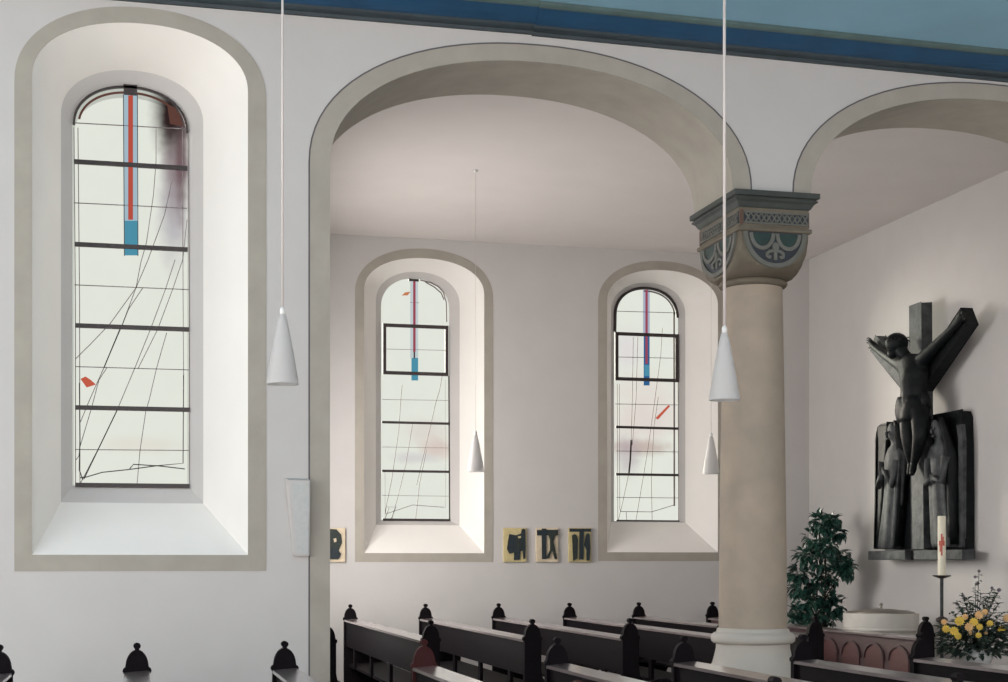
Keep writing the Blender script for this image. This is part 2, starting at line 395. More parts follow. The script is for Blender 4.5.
lines(g, W, 'drawn_line', [
    [(156, 128.5), (156, 162), (153.4, 195.5), (146.4, 243), (141, 262), (136, 288), (121.6, 326.7), (104, 367.7), (89.8, 399.5), (80.5, 422)],
    [(173.7, 173), (164.5, 215), (148, 260), (136, 288), (110.3, 323.6), (90.8, 344), (75.6, 359)],
    [(187, 220), (182.7, 259.6), (172.9, 288.7), (157.5, 329.8), (138, 368.8)],
    [(175, 260), (165.7, 288.7), (150.3, 329.8), (135, 367.7), (117, 410.5), (98, 449.6), (83.8, 477), (80, 484)],
    [(143, 287.7), (128.7, 309), (121.6, 326.7)],
    [(166.7, 332.8), (156.4, 368.8), (149.3, 399.5), (145.8, 411.4), (140, 450.5), (137, 485)],
    [(107, 367.7), (99, 380), (91.4, 408.6), (80, 446.7), (79, 456), (76, 460)]], 0.0055, M['thin'])
lines(g, W, 'ground_line', [[(80, 478), (86.7, 477), (102, 472.4), (128.6, 469.6), (155.3, 466), (183, 463.3), (183.5, 375)],
    [(129.6, 469), (133.4, 464.4), (159, 466), (184.8, 469)], [(79.5, 383), (80, 440), (79.3, 470), (83, 480)], [(121, 326.7), (104, 367.7)], [(117, 410.5), (84, 479)]], 0.0075, M['lead'])
glass(g, W, 'blue_strip', crect(123.6, 95, 137.2, 221), PALE); glass(g, W, 'red_strip', crect(128.2, 96, 133, 220), RED, 0.009)
glass(g, W, 'blue_block', crect(124.5, 221, 137.6, 255.5), BLUE)
lines(g, W, 'strip_came', [[(123.4, 95), (124.4, 256)], [(137.4, 95), (138, 256)]], 0.006, M['lead'])
lines(g, W, 'head_block', [[(123.6, 90), (137.2, 91)]], 0.075, M['iron'], 0.02)
glass(g, W, 'red_pennant', [(80.5, 379), (85.6, 376.6), (90.8, 380), (95.9, 384.6), (86.7, 387.6)], REDO)
glass(g, W, 'brown_glass', [(167, 104), (175, 108), (180, 116), (180, 126), (170, 124)], BROWN)
bm = bmesh.new()
c_, a_, z_, b_, zb = W['gl']
ribbon(bm, arch_loop(c_, a_-0.012, z_, b_-0.012, zb)[1:-1], 0.017, W['Y'][2]-0.002, 0.02); struct(link('arch_bar', bm, M['iron'], g))
bm = bmesh.new(); ribbon(bm, arch_loop(c_, a_-0.045, z_, b_-0.05, zb)[3:-3], 0.015, W['Y'][2]-0.002, 0.008); struct(link('arch_border', bm, BROWN, g))

# window 2
W = W1
g = window(2, W, emis('window_glass_middle', GL, GS, [blob(W, 438, 448, 22, 14, (0.56, 0.45, 0.41), 0.75), blob(W, 425, 432, 30, 18, (0.60, 0.54, 0.50), 0.6),
    blob(W, 415, 458, 30, 7, (0.52, 0.50, 0.52), 0.6)], through=GT))
def casement(W, x0, y0, x1, y1, d):
    bm = bmesh.new(); q = px(W, [(x0, y0), (x1, y0+d), (x1, y1+d), (x0, y1)])
    xa, xb = q[0][0], q[1][0]; zt_, zb_ = (q[0][1]+q[1][1])/2, (q[2][1]+q[3][1])/2
    A = [(xa, zb_), (xa, zt_), (xb, zt_), (xb, zb_)]; k = 0.042
    B = [(xa+k, zb_+k), (xa+k, zt_-k), (xb-k, zt_-k), (xb-k, zb_+k)]
    band(bm, A, B, W['Y'][2]-0.002, 0.03); return bm
struct(link('casement_frame', casement(W, 382.6, 324, 448, 374.5, 1.7), M['iron'], g))
lines(g, W, 'saddle_bar', [[(381.8, 422.2), (449, 423.8)], [(381.8, 470.9), (449, 471.9)], [(382.6, 519.6), (449.8, 520.2)]], 0.030, M['iron'], 0.02, one=False)
lines(g, W, 'lead_came', [[(382, 447), (449, 448)], [(381.8, 495.4), (449, 496.2)], [(410, 302.5), (419, 303)], [(382, 349), (448, 350.5)], [(382, 399.5), (449, 400.5)],
    [(384.8, 471), (385, 520)], [(445, 380), (445, 508)]], 0.005, M['thin'])
lines(g, W, 'border_came', [[(448.6, 376), (449.4, 521)]], 0.018, M['lead'])
lines(g, W, 'drawn_line', [[(402, 385), (400.6, 400), (398.7, 429.7), (391.7, 479), (384.8, 513)], [(412.5, 423.8), (405.6, 465), (397.7, 497), (391.7, 519)],
    [(442, 376), (439, 392), (435.3, 404), (431, 423.8), (422.4, 459.4), (416.5, 485)], [(426.4, 449.5), (419.5, 483), (415.5, 519)],
    [(385.8, 513.9), (412.5, 505), (444, 507.3)], [(385, 515), (386, 507), (396, 507), (391, 519)], [(384.5, 520), (389, 508)]], 0.0075, M['thin'])
glass(g, W, 'pale_strip', crect(410.2, 281, 418, 358), emis('glass_grey_blue', (0.50, 0.56, 0.57), 1)); glass(g, W, 'red_strip', crect(413, 281, 415.4, 352), PINK, 0.009)
glass(g, W, 'blue_block', crect(411.4, 358, 418, 380.5), BLUE)
lines(g, W, 'head_block', [[(408.5, 280), (418.5, 280.6)]], 0.03, M['iron'], 0.02)
lines(g, W, 'strip_came', [[(414.2, 350), (414.2, 358.5)]], 0.02, M['iron'])
glass(g, W, 'orange_pennant', [(401.6, 295.5), (405, 292.5), (410.5, 291.7), (407.5, 295.5)], ORANGE)
lines(g, W, 'arch_scribble', [[(420, 280), (430, 282.5), (438, 286.5), (443, 292), (446, 302), (446.5, 322)], [(425, 282), (434, 287), (441, 293), (444, 300)]], 0.016, M['thin'])

# window 3
W = W2
g = window(3, W, emis('window_glass_right', GL, GS, [blob(W, 640, 447, 40, 10, (0.40, 0.29, 0.26), 0.7), blob(W, 628, 455, 16, 26, (0.36, 0.30, 0.34), 0.55),
    blob(W, 645, 420, 45, 26, (0.62, 0.52, 0.50), 0.6), blob(W, 628, 350, 18, 24, (0.60, 0.55, 0.60), 0.5), blob(W, 645, 392, 45, 24, (0.64, 0.56, 0.53), 0.5)], through=GT))
struct(link('casement_frame', casement(W, 614.7, 332.6, 678, 380.6, 1.6), M['iron'], g))
lines(g, W, 'saddle_bar', [[(615.4, 427), (678, 428.7)], [(615.4, 474.3), (678, 475.2)], [(616, 521), (678.8, 521.6)]], 0.032, M['iron'], 0.02, one=False)
lines(g, W, 'lead_came', [[(615, 404), (678, 405)], [(616, 451), (678, 452)], [(616, 497.4), (678, 498)], [(615, 311.2), (678, 313)], [(615.6, 357), (675, 358.3)],
    [(619, 384), (619.5, 509)], [(617, 384), (617.5, 521)], [(677.6, 382), (678.2, 521)]], 0.007, M['thin'])
lines(g, W, 'border_came', [[(673.8, 312), (674, 506)]], 0.024, M['thin'])
lines(g, W, 'drawn_line', [[(633, 337), (632, 399.5), (630.7, 445.5), (628.7, 473), (621.8, 505), (617.8, 521)], [(637.5, 337), (635.7, 399.5), (632, 445)],
    [(662, 328), (660.4, 355.6), (655, 396), (654.5, 400), (647.5, 449.5), (639.6, 497), (635.6, 521)], [(658, 397), (653.5, 427.7), (651, 479), (651.9, 521)],
    [(619.8, 509), (620, 511.5), (651.5, 511.9), (674, 505)], [(626, 512), (626.5, 521)]], 0.0075, M['thin'])
lines(g, W, 'broad_line', [[(631, 440), (630, 460), (628.7, 473)]], 0.024, M['lead'])  # broad dark line along one of the drawn lines
glass(g, W, 'pale_strip', crect(643, 290, 649.5, 335), emis('glass_violet', (0.36, 0.40, 0.50), 1)); glass(g, W, 'blue_block', crect(643.6, 335, 649.4, 385.5), DBLUE)
glass(g, W, 'red_strip', crect(645.2, 290, 647.4, 364), PINK, 0.009)
glass(g, W, 'blue_tip', crect(644.2, 365, 649, 376), BLUE, 0.009)
glass(g, W, 'red_pennant', [(655.4, 418), (668.3, 405), (669.9, 406.3), (657.8, 419.6)], REDO)
bm = bmesh.new(); c_, a_, z_, b_, zb = W['gl']
ribbon(bm, [(c_-a_+0.01, z_-0.22)]+arch_loop(c_, a_-0.014, z_, b_-0.014, zb)[1:-1], 0.034, W['Y'][2]-0.002, 0.02); struct(link('arch_bar', bm, M['iron'], g))
bm = bmesh.new(); ribbon(bm, arch_loop(c_, a_-0.05, z_, b_-0.05, zb)[20:-2], 0.02, W['Y'][2]-0.002, 0.008); struct(link('arch_border', bm, M['thin'], g))

# ------------------------------------------------------------------ column
CX, CY = 4.808, 11.09
col = thing('stone_column', (CX, CY, 0), 'round sandstone column with carved dark cushion capital carrying the two arches', 'column')
Z = E0
bm = bmesh.new()
prof = []
for i in range(13):
    t = i/12; prof.append((0.272-0.038*t+0.004*math.sin(math.pi*t), Z-0.53+(Z+2.195-(Z-0.53))*t))
lathe(bm, prof, n=56); link('shaft', bm, M['stone'], col, auto=0.7)
bm = bmesh.new()
lathe(bm, [(0.36, 0.74), (0.348, 0.80), (0.325, 0.84), (0.308, 0.90), (0.294, 0.96), (0.293, 1.0), (0.312, 1.002), (0.331, 1.02), (0.336, 1.045), (0.329, 1.07), (0.308, 1.085), (0.292, 1.09), (0.286, 1.115), (0.273, 1.125)], n=56)
link('base', bm, M['stonepale'], col, auto=0.9)
bm = bmesh.new(); box(bm, -0.37, 0.37, -0.37, 0.37, 0, 0.74, 0.012); link('plinth', bm, M['stonepale'], col)
bm = bmesh.new(); lathe(bm, [(0.236, Z+2.185), (0.262, Z+2.195), (0.275, Z+2.215), (0.262, Z+2.235), (0.25, Z+2.24)], n=48); link('neck_ring', bm, M['capstone'], col, smooth=True)
# cushion block
hx, hy = 0.29, 0.415
bm = bmesh.new(); R = []
zb, zt2 = Z+2.235, Z+2.555
for i in range(17):
    v = i/16; u = 1-v       # v: 0 bottom .. 1 top
    k = math.sqrt(max(0, 1-u*u))
    Rr = 0.247+(hx*1.4143-0.247)*k; lim = hx
    Ry = 0.247+(hy*1.4143-0.247)*k
    ring = []
    for j in range(64):
        a = 2*math.pi*(j+0.5)/64
        ring.append((max(-hx, min(hx, Rr*math.cos(a))), max(-hy, min(hy, Ry*math.sin(a))), zb+(zt2-zb)*v))
    R.append(ring)
rings(bm, R); link('cushion_block', bm, M['capstone'], col, auto=0.45)
def slab(nm, e, z0, z1, m, bev=0.006):
    bm = bmesh.new(); box(bm, -hx-e, hx+e, -hy-e, hy+e, z0, z1, bev); return link(nm, bm, m, col)
slab('fillet', 0.022, Z+2.552, Z+2.59, M['capstone'], 0.014)
slab('frieze', 0.0, Z+2.588, Z+2.74, M['capstone'], 0.003)
bm = bmesh.new()
rings(bm, [[(sx*(hx+e), sy*(hy+e), z) for sx, sy in ((-1, -1), (1, -1), (1, 1), (-1, 1))] for e, z in [(0.0, Z+2.735), (0.012, Z+2.745), (0.03, Z+2.775), (0.052, Z+2.79), (0.052, Z+2.80), (0.04, Z+2.805), (0.04, Z+2.812), (0.064, Z+2.818), (0.064, Z+2.858)]])
link('abacus', bm, M['abacus'], col)
# carved ornament on the two faces in view and their opposites
def face_pt(face, s, z, off):
    """s across the face, seen from outside; returns local xyz"""
    return {'front': (s, -hy-off, z), 'left': (-hx-off, -s, z), 'back': (-s, hy+off, z), 'right': (hx+off, s, z)}[face]
def fribbon(bm, face, pts, wid, t, off=0.0):
    L = [Vector(p) for p in pts]; rr = []
    for i, p in enumerate(L):
        d = (L[min(i+1, len(L)-1)]-L[max(i-1, 0)]).normalized(); nn = Vector((-d.y, d.x))*wid/2
        a, b = p+nn, p-nn
        rr.append([face_pt(face, a.x, a.y, off), face_pt(face, b.x, b.y, off), face_pt(face, b.x, b.y, off+t), face_pt(face, a.x, a.y, off+t)])
    rings(bm, rr)
def fplate(bm, face, pts, t, off=0.0):
    A = [bm.verts.new(face_pt(face, *p, off)) for p in pts]; B = [bm.verts.new(face_pt(face, *p, off+t)) for p in pts]
    n = len(A); f1 = bm.faces.new(A); f2 = bm.faces.new(B[::-1])
    for i in range(n): bm.faces.new([A[i], A[(i+1) % n], B[(i+1) % n], B[i]])
    f1.normal_update(); f2.normal_update(); bmesh.ops.triangulate(bm, faces=[f1, f2])
def arc(cx, cz, rx, rz, a0, a1, n=20): return [(cx+rx*math.cos(math.radians(a0+(a1-a0)*i/n)), cz+rz*math.sin(math.radians(a0+(a1-a0)*i/n))) for i in range(n+1)]
for face, h in (('front', hx), ('left', hy), ('back', hx), ('right', hy)):
    zl = Z+2.55; r = h*0.80; rz = 0.245
    # dark ground of the lunette
    bm = bmesh.new(); fplate(bm, face, arc(0, zl, r, rz, 180, 360, 28), 0.008, 0.0); link('lunette_ground', bm, M['frieze'], col)
    bm = bmesh.new(); fribbon(bm, face, arc(0, zl, r+0.012, rz+0.012, 180, 360, 30), 0.034, 0.020); link('lunette_rim', bm, M['carve'] if face in ('left', 'right') else M['carve'], col)
    bm = bmesh.new()
    for s in (-1, 1):
        fribbon(bm, face, arc(s*r*0.47, zl-0.01, r*0.40, 0.115, 180, 360), 0.030, 0.016, 0.006)
        fribbon(bm, face, [(s*r*x, zl+z) for x, z in ((0.02, -0.12), (0.09, -0.145), (0.20, -0.148), (0.29, -0.165), (0.29, -0.19), (0.21, -0.198), (0.17, -0.182))], 0.022, 0.016, 0.006)
    fribbon(bm, face, [(0, zl-0.085), (0, zl-0.215)], 0.026, 0.018, 0.006)
    fplate(bm, face, arc(0, zl-0.115, 0.028, 0.035, 0, 350, 14), 0.022, 0.006)
    link('leaf_scroll', bm, M['carve'], col)
    bm = bmesh.new()
    for s in (-1, 1): fplate(bm, face, arc(s*r*0.47, zl-0.012, r*0.33, 0.092, 180, 360, 14), 0.004, 0.008)
    link('lunette_inset', bm, M['green'], col)
    # frieze: dark field, chain of rings
    bm = bmesh.new(); z0, z1 = Z+2.612, Z+2.705
    fplate(bm, face, [(-h*0.88, z0), (h*0.97, z0), (h*0.97, z1), (-h*0.88, z1)], 0.005); link('frieze_field', bm, M['frieze'], col)
    bm = bmesh.new(); nr = 6 if face in ('front', 'back') else 8
    wid = h*1.78/nr
    for i in range(nr):
        c = -h*0.84+wid*(i+0.5)
        fribbon(bm, face, [(c-wid*0.52, z0+0.012), (c, z1-0.012), (c+wid*0.52, z0+0.012)], 0.014, 0.012, 0.003)
        fribbon(bm, face, [(c-wid*0.52, z1-0.012), (c, z0+0.012), (c+wid*0.52, z1-0.012)], 0.014, 0.013, 0.003)
    fribbon(bm, face, [(-h*0.88, z0+0.006), (h*0.95, z0+0.006)], 0.013, 0.012, 0.003); fribbon(bm, face, [(-h*0.88, z1-0.006), (h*0.95, z1-0.006)], 0.013, 0.012, 0.003)
    link('frieze_chain', bm, M['carve'], col)
    bm = bmesh.new(); fplate(bm, face, [(-h, Z+2.60), (-h*0.90, Z+2.60), (-h*0.90, Z+2.72), (-h, Z+2.72)], 0.003); link('rust_corner', bm, M['rust'], col)

# ------------------------------------------------------------------ pews
def pew_end(y0, y1):
    """end board with rounded crest, small ears and knob; x forward"""
    P = [(-0.085, 0.0), (0.40, 0.0), (0.41, 0.03), (0.37, 0.06), (0.345, 0.16), (0.36, 0.30), (0.42, 0.40), (0.43, 0.50), (0.40, 0.575), (0.34, 0.605), (0.26, 0.60), (0.19, 0.575), (0.13, 0.585), (0.09, 0.63), (0.077, 0.70), (0.077, 0.955)]
    crest = [(0.083, 0.962), (0.088, 0.974), (0.083, 0.988), (0.072, 0.996)]
    dome = [(0.070*math.cos(math.radians(a)), 0.998+0.106*math.sin(math.radians(a))) for a in range(8, 86, 11)]
    knob = [(0.014, 1.104), (0.012, 1.110), (0.020, 1.118), (0.023, 1.130), (0.017, 1.141), (0.006, 1.147)]
    right = P+crest+dome+knob
    left = [(-x, z) for x, z in reversed(crest+dome+knob)]+[(-0.077, 0.955), (-0.077, 0.10)]
    bm = bmesh.new(); poly_prism(bm, right+left, 'Y', y0, y1)
    return bm
def make_pew(L, label, group):
    t = thing('church_pew', (0, 0, 0), label, 'pew', group)
    link('end_board', pew_end(0.0, 0.055), M['wood'], t); link('end_board', pew_end(L-0.055, L), M['wood'], t)
    bm = bmesh.new(); box(bm, -0.055, -0.025, 0.055, L-0.055, 0.65, 0.955); 
    for k in range(int(L/1.2)):
        y = 0.055+(L-0.11)*(k+0.5)/int(L/1.2); box(bm, -0.050, -0.02, y-0.045, y+0.045, 0.42, 0.66)
    link('back_panel', bm, M['wood'], t)
    bm = bmesh.new(); poly_prism(bm, [(-0.078, 0.945), (0.075, 0.956), (0.075, 0.976), (-0.078, 0.966)], 'Y', 0.05, L-0.05)
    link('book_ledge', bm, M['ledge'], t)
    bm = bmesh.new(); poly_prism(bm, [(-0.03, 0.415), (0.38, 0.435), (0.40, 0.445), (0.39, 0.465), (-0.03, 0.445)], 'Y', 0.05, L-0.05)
    link('seat', bm, M['wood'], t)
    bm = bmesh.new(); poly_prism(bm, [(-0.34, 0.13), (-0.16, 0.17), (-0.16, 0.20), (-0.34, 0.16)], 'Y', 0.06, L-0.06)
    for y in (0.25, L/2, L-0.25): box(bm, -0.30, -0.06, y-0.02, y+0.02, 0.0, 0.15)
    link('kneeler', bm, M['wood'], t)
    return t
def copy_tree(o):
    r = o.copy(); C.objects.link(r)
    for ch in list(o.children):
        c = ch.copy(); C.objects.link(c); c.parent = r
    return r
YB0, YB1 = 6.02, 9.55      # nave block
YA0, YA1 = 12.62, 17.62    # aisle block
near = [(-0.80, 'dark pew at the left picture edge, only half its domed crest showing'),
        (0.013, 'dark pew whose domed crest stands below the left window'),
        (0.925, 'dark pew with pale-lit ledge just left of the arch jamb'),
        (1.826, 'front dark pew with red-brown lit crest right of the arch jamb'),
        (2.725, 'dark nave pew second to the right of the arch jamb'),
        (3.62, 'dark nave pew running in front of the column foot'),
        (4.50, 'dark nave pew directly right of the column base'),
        (5.415, 'dark nave pew at the bottom right below the flowers')]
proto = None
for x, lab in near:
    if proto is None: proto = make_pew(YB1-YB0, lab, 'pews of the nave row'); o = proto
    else: o = copy_tree(proto)
    o['label'] = lab; o.location = (x, YB0, 0)
# light on the front pew's end boards, put into a redder colour
M['redlit'] = mat('red_lit_end', (0.045, 0.013, 0.013), 0.65, 0.1, 7, stretch=(6, 1, 6), spec=0.1)
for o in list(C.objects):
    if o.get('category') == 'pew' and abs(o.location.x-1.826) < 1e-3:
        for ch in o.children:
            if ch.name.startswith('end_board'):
                ch.data = ch.data.copy(); ch.data.materials.clear(); ch.data.materials.append(M['redlit'])
far = [(1.585, 'aisle pew mostly hidden behind the arch jamb'),
       (2.485, 'leftmost whole aisle pew under the middle window'),
       (3.395, 'aisle pew under the right edge of the middle window'),
       (4.30, 'aisle pew below the three small wall plaques'),
       (5.20, 'aisle pew below the left edge of the right window'),
       (6.10, 'aisle pew passing behind the column, farthest right of its row')]
proto = None
for x, lab in far:
    if proto is None: proto = make_pew(YA1-YA0, lab, 'pews of the aisle row'); o = proto
    else: o = copy_tree(proto)
    o['label'] = lab; o.location = (x, YA0, 0)
# parapet in front of the aisle pews
PL = 17.62-12.35
t = thing('pew_parapet', (7.08, 12.35, 0), 'red-brown wooden parapet with a row of round-arched panels in front of the aisle pews', 'parapet')
link('end_board', pew_end(0.0, 0.055), M['wood'], t); link('end_board', pew_end(PL-0.055, PL), M['wood'], t)
bm = bmesh.new(); box(bm, -0.03, 0.03, 0.055, PL-0.055, 0.0, 0.93); link('panel_board', bm, M['redwood'], t)
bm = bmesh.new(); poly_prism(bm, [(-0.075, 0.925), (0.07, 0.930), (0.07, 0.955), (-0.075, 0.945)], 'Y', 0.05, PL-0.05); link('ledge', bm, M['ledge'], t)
na = 10
for i in range(na):
    y = 0.45+0.49*i; r = 0.18
    bm = bmesh.new()
    pts = [(y-r, 0.25), (y-r, 0.70)]+[(y+r*math.cos(math.radians(a)), 0.71+r*0.72*math.sin(math.radians(a))) for a in range(180, -1, -12)]+[(y+r, 0.70), (y+r, 0.25)]
    poly_prism(bm, pts, 'X', -0.030, -0.042); link('arched_panel', bm, M['redarch'], t)
    bm = bmesh.new()
    q = [Vector(p) for p in pts[1:-1]]
    inn = [Vector((y, 0.70))+(p-Vector((y, 0.70)))*1.16 for p in q]
    rings(bm, [[(-0.03, a.x, a.y), (-0.056, a.x, a.y), (-0.056, b.x, b.y), (-0.03, b.x, b.y)] for a, b in zip(q, inn)]); link('arch_moulding', bm, M['redwood'], t)

# ------------------------------------------------------------------ pendant lamps
def pendant(x, y, zb, ztop, label, rodr):
    t = thing('pendant_lamp', (x, y, zb), label, 'lamp', 'white cone pendant lamps')
    bm = bmesh.new(); H = 0.405
    pr = [(0.088, 0.0), (0.086, 0.02), (0.070, 0.12), (0.050, 0.23), (0.030, 0.33), (0.019, 0.375), (0.010, 0.385)]
    inn = [(r-0.004 if r > 0.012 else r*0.4, z) for r, z in pr]
    prof = list(reversed(inn[:-1]))+pr
    lathe(bm, prof, n=36, cap=True); link('lamp_shade', bm, M['shade'], t, auto=0.8)
    bm = bmesh.new(); lathe(bm, [(0.002, 0.026), (0.05, 0.024), (0.078, 0.03), (0.078, 0.034), (0.002, 0.036)], n=32); link('diffuser', bm, M['white'], t, smooth=True)
    bm = bmesh.new(); tube(bm, [(0, 0, 0.375), (0, 0, ztop-zb)], rodr, 10); link('cord', bm, M['cord'], t, smooth=True)
    bm = bmesh.new(); lathe(bm, [(0.015, 0.375), (0.015, 0.405), (0.009, 0.42)], n=16); link('cord_grip', bm, M['white'], t, smooth=True)
    bm = bmesh.new(); lathe(bm, [(0.008, ztop-zb-0.03), (0.020, ztop-zb-0.015), (0.024, ztop-zb)], n=24); link('ceiling_cup', bm, M['white'], t, smooth=True)
    return t
pendant(0.78, 8.15, E0+0.968, ZC_N+0.023, 'white cone pendant lamp hanging right of the tall left window', 0.0065)
pendant(3.235, 7.86, E0+0.915, ZC_N+0.030, 'white cone pendant lamp hanging in front of the column', 0.0085)
pendant(3.375, 14.8, E0+0.92, ZC_A, 'small distant cone pendant seen against the reveal of the middle window', 0.002)
pendant(5.72, 14.25, E0+0.90, ZC_A, 'small distant cone pendant seen close left of the column', 0.002)

# ------------------------------------------------------------------ wall loudspeaker
x0, _, z1 = onY(283, 478, YN0); x1, _, z0 = onY(309.5, 556, YN0)
t = thing('wall_speaker', (0, YN0, 0), 'slim white wedge-shaped loudspeaker on the wall left of the arch jamb', 'loudspeaker')
bm = bmesh.new()
rings(bm, [[(x0+0.07, 0, z0), (x1-0.004, 0, z0), (x1-0.004, -0.045, z0), (x0+0.075, -0.045, z0)], [(x0+0.01, 0, z1), (x1-0.004, 0, z1), (x1-0.004, -0.09, z1-0.02), (x0+0.03, -0.09, z1-0.02)]])
bmesh.ops.bevel(bm, geom=list(bm.edges), offset=0.004, segments=2, affect='EDGES'); link('cabinet', bm, M['wall'], t)
bm = bmesh.new()
rings(bm, [[(x0+0.095, -0.046, z0+0.015), (x1-0.015, -0.046, z0+0.015), (x1-0.015, -0.052, z0+0.015), (x0+0.095, -0.052, z0+0.015)], [(x0+0.055, -0.0885, z1-0.04), (x1-0.015, -0.0885, z1-0.04), (x1-0.015, -0.0945, z1-0.04), (x0+0.055, -0.0945, z1-0.04)]])
link('grille', bm, M['palegreen'], t)

# ------------------------------------------------------------------ four small plaques (station pictures)
def plaque(px0, px1, label, bgm, shapes, ref):
    a = onY(px0, 562, YF); b = onY(px1, 528, YF)
    t = thing('picture_plaque', ((a[0]+b[0])/2, YF, a[2]), label, 'plaque', 'small square plaques along the aisle wall')
    wd, ht = b[0]-a[0], b[2]-a[2]
    bm = bmesh.new(); box(bm, -wd/2, wd/2, -0.035, 0, 0, ht, 0.005); link('board', bm, bgm, t)
    rx0, rx1, ry0, ry1 = ref
    for m, pts, th in shapes:
        bm = bmesh.new()
        q = [((x-rx0)/(rx1-rx0)*wd-wd/2, (ry1-y)/(ry1-ry0)*ht) for x, y in pts]
        poly_prism(bm, q, 'Y', -0.034, -0.036-th); link('figure_relief', bm, m, t)
N_, G_ = M['navy'], M['grn']
plaque(503, 526, 'small cream plaque with one broad dark figure, first right of the middle window', M['cream'],
       [(N_, [(150, 205), (205, 215), (250, 200), (255, 168), (270, 158), (286, 168), (290, 320), (285, 410), (270, 415), (265, 345), (245, 350), (240, 420), (190, 425), (190, 360), (150, 370), (130, 330), (140, 260)], 0.012),
        (M['grn'], [(200, 225), (240, 215), (250, 320), (215, 350)], 0.018), (M['cream'], [(222, 224), (248, 222), (246, 238), (226, 240)], 0.022)], (103, 300, 153, 440))
plaque(535.5, 557.5, 'small cream plaque with a dark cross and bending figure, between two others', M['rose'],
       [(N_, [(387, 168), (575, 165), (576, 212), (388, 215)], 0.010), (N_, [(430, 156), (470, 156), (472, 415), (432, 415)], 0.014),
        (G_, [(480, 180), (530, 185), (560, 168), (572, 200), (545, 225), (535, 270), (552, 340), (567, 410), (545, 415), (530, 352), (512, 352), (495, 408), (470, 405), (505, 340), (505, 250), (490, 215)], 0.018)], (382, 580, 150, 440))
plaque(568, 590.5, 'small yellow plaque with two dark standing figures beside a post, nearest the right window', M['cream'],
       [(N_, [(658, 156), (846, 156), (846, 182), (658, 184)], 0.010), (N_, [(745, 180), (782, 180), (780, 420), (742, 420)], 0.014),
        (G_, [(680, 215), (698, 203), (716, 210), (730, 250), (726, 410), (690, 432), (684, 300)], 0.018),
        (N_, [(800, 215), (808, 198), (824, 195), (834, 215), (839, 330), (832, 430), (806, 430), (806, 340), (786, 300)], 0.018)], (653, 850, 150, 442))
plaque(322.5, 345, 'small pale plaque half hidden behind the arch jamb', M['rose'],
       [(G_, [(30, 0), (60, 2), (80, 20), (84, 50), (70, 78), (76, 100), (68, 112), (20, 112), (15, 60)], 0.012), (N_, [(20, 70), (62, 72), (80, 92), (72, 108), (20, 106)], 0.016), (M['rose'], [(46, 36), (58, 34), (60, 46), (50, 50)], 0.02)], (0, 100, -4, 122))

# ------------------------------------------------------------------ crucifix group on the end wall
def RP(x, y, d): return Vector(onX(x, y, XR-d))
rel = thing('crucifix_relief', tuple(RP(920, 560, 0.0)), 'dark bronze wall relief of a forked cross with hanging figure above two robed mourners', 'sculpture')
RO = Vector(rel.location)
def RL(x, y, d): return RP(x, y, d)-RO
def yz(x, y, d): q = RL(x, y, d); return (q.y, q.z)
# back panel, arched top corners
bm = bmesh.new()
poly_prism(bm, [yz(*p, 0.12) for p in [(875, 549), (876, 500), (876.5, 440), (878, 428), (882, 424), (900, 421), (930, 415.5), (957, 410.5), (961, 411), (963, 417), (964, 450), (964.5, 500), (964.5, 549)]], 'X', -0.12, -0.0)
bmesh.ops.bevel(bm, geom=[e for e in bm.edges if len(e.link_faces) == 2 and e.calc_face_angle(0) > 1.2 and abs(e.verts[0].co.x+0.12) < 1e-4 and abs(e.verts[1].co.x+0.12) < 1e-4], offset=0.02, segments=2, affect='EDGES')
link('panel', bm, M['bronze'], rel)
# raised right border and hollow edge
bm = bmesh.new(); poly_prism(bm, [yz(*p, 0.17) for p in [(956, 547), (957, 440), (955, 425), (960, 424), (961.5, 440), (961, 547)]], 'X', -0.155, -0.11); link('panel_border', bm, M['bronzelt'], rel)
# ledge
for nm, xa, xb, ya, yb, d0, d1 in (('ledge', 868, 905, 550.5, 560, 0.10, 0.30), ('ledge', 913.5, 962, 548.5, 559.8, 0.11, 0.27)):
    a = yz(xa, yb, d1); b = yz(xb, ya, d1)
    bm = bmesh.new(); box(bm, -d1, -d0, b[0], a[0], a[1], a[1]+0.105, 0.006); link(nm, bm, M['bronzelt'], rel)
a = yz(900, 560, 0.2); b = yz(920, 550, 0.2)
bm = bmesh.new(); box(bm, -0.22, -0.10, b[0], a[0], a[1]+0.005, a[1]+0.10, 0.004); link('ledge_joint', bm, M['bronze'], rel)
# cross: upright and two forked arms
def beam(p, q, wid, d0, d1, m, nm):
    """p,q pixel points of the axis at depth d1 (front); width in the wall plane"""
    A, B = Vector(yz(*p, d1)), Vector(yz(*q, d1)); d = (B-A).normalized(); nn = Vector((-d.y, d.x))*wid/2
    bm = bmesh.new(); poly_prism(bm, [tuple(A+nn), tuple(A-nn), tuple(B-nn), tuple(B+nn)], 'X', -d1, -d0)
    bmesh.ops.bevel(bm, geom=list({e for e in bm.edges if len(e.link_faces) == 2 and e.calc_face_angle(0) > 1.0}), offset=0.008, segments=1, affect='EDGES')
    return link(nm, bm, m, rel)
beam((917.5, 549), (915, 304.5), 0.25, 0.15, 0.28, M['bronzelt'], 'cross_upright')
beam((913, 392), (964, 316), 0.22, 0.15, 0.28, M['bronze'], 'cross_arm')
beam((913, 392), (873, 343), 0.20, 0.15, 0.28, M['bronzelt'], 'cross_arm')

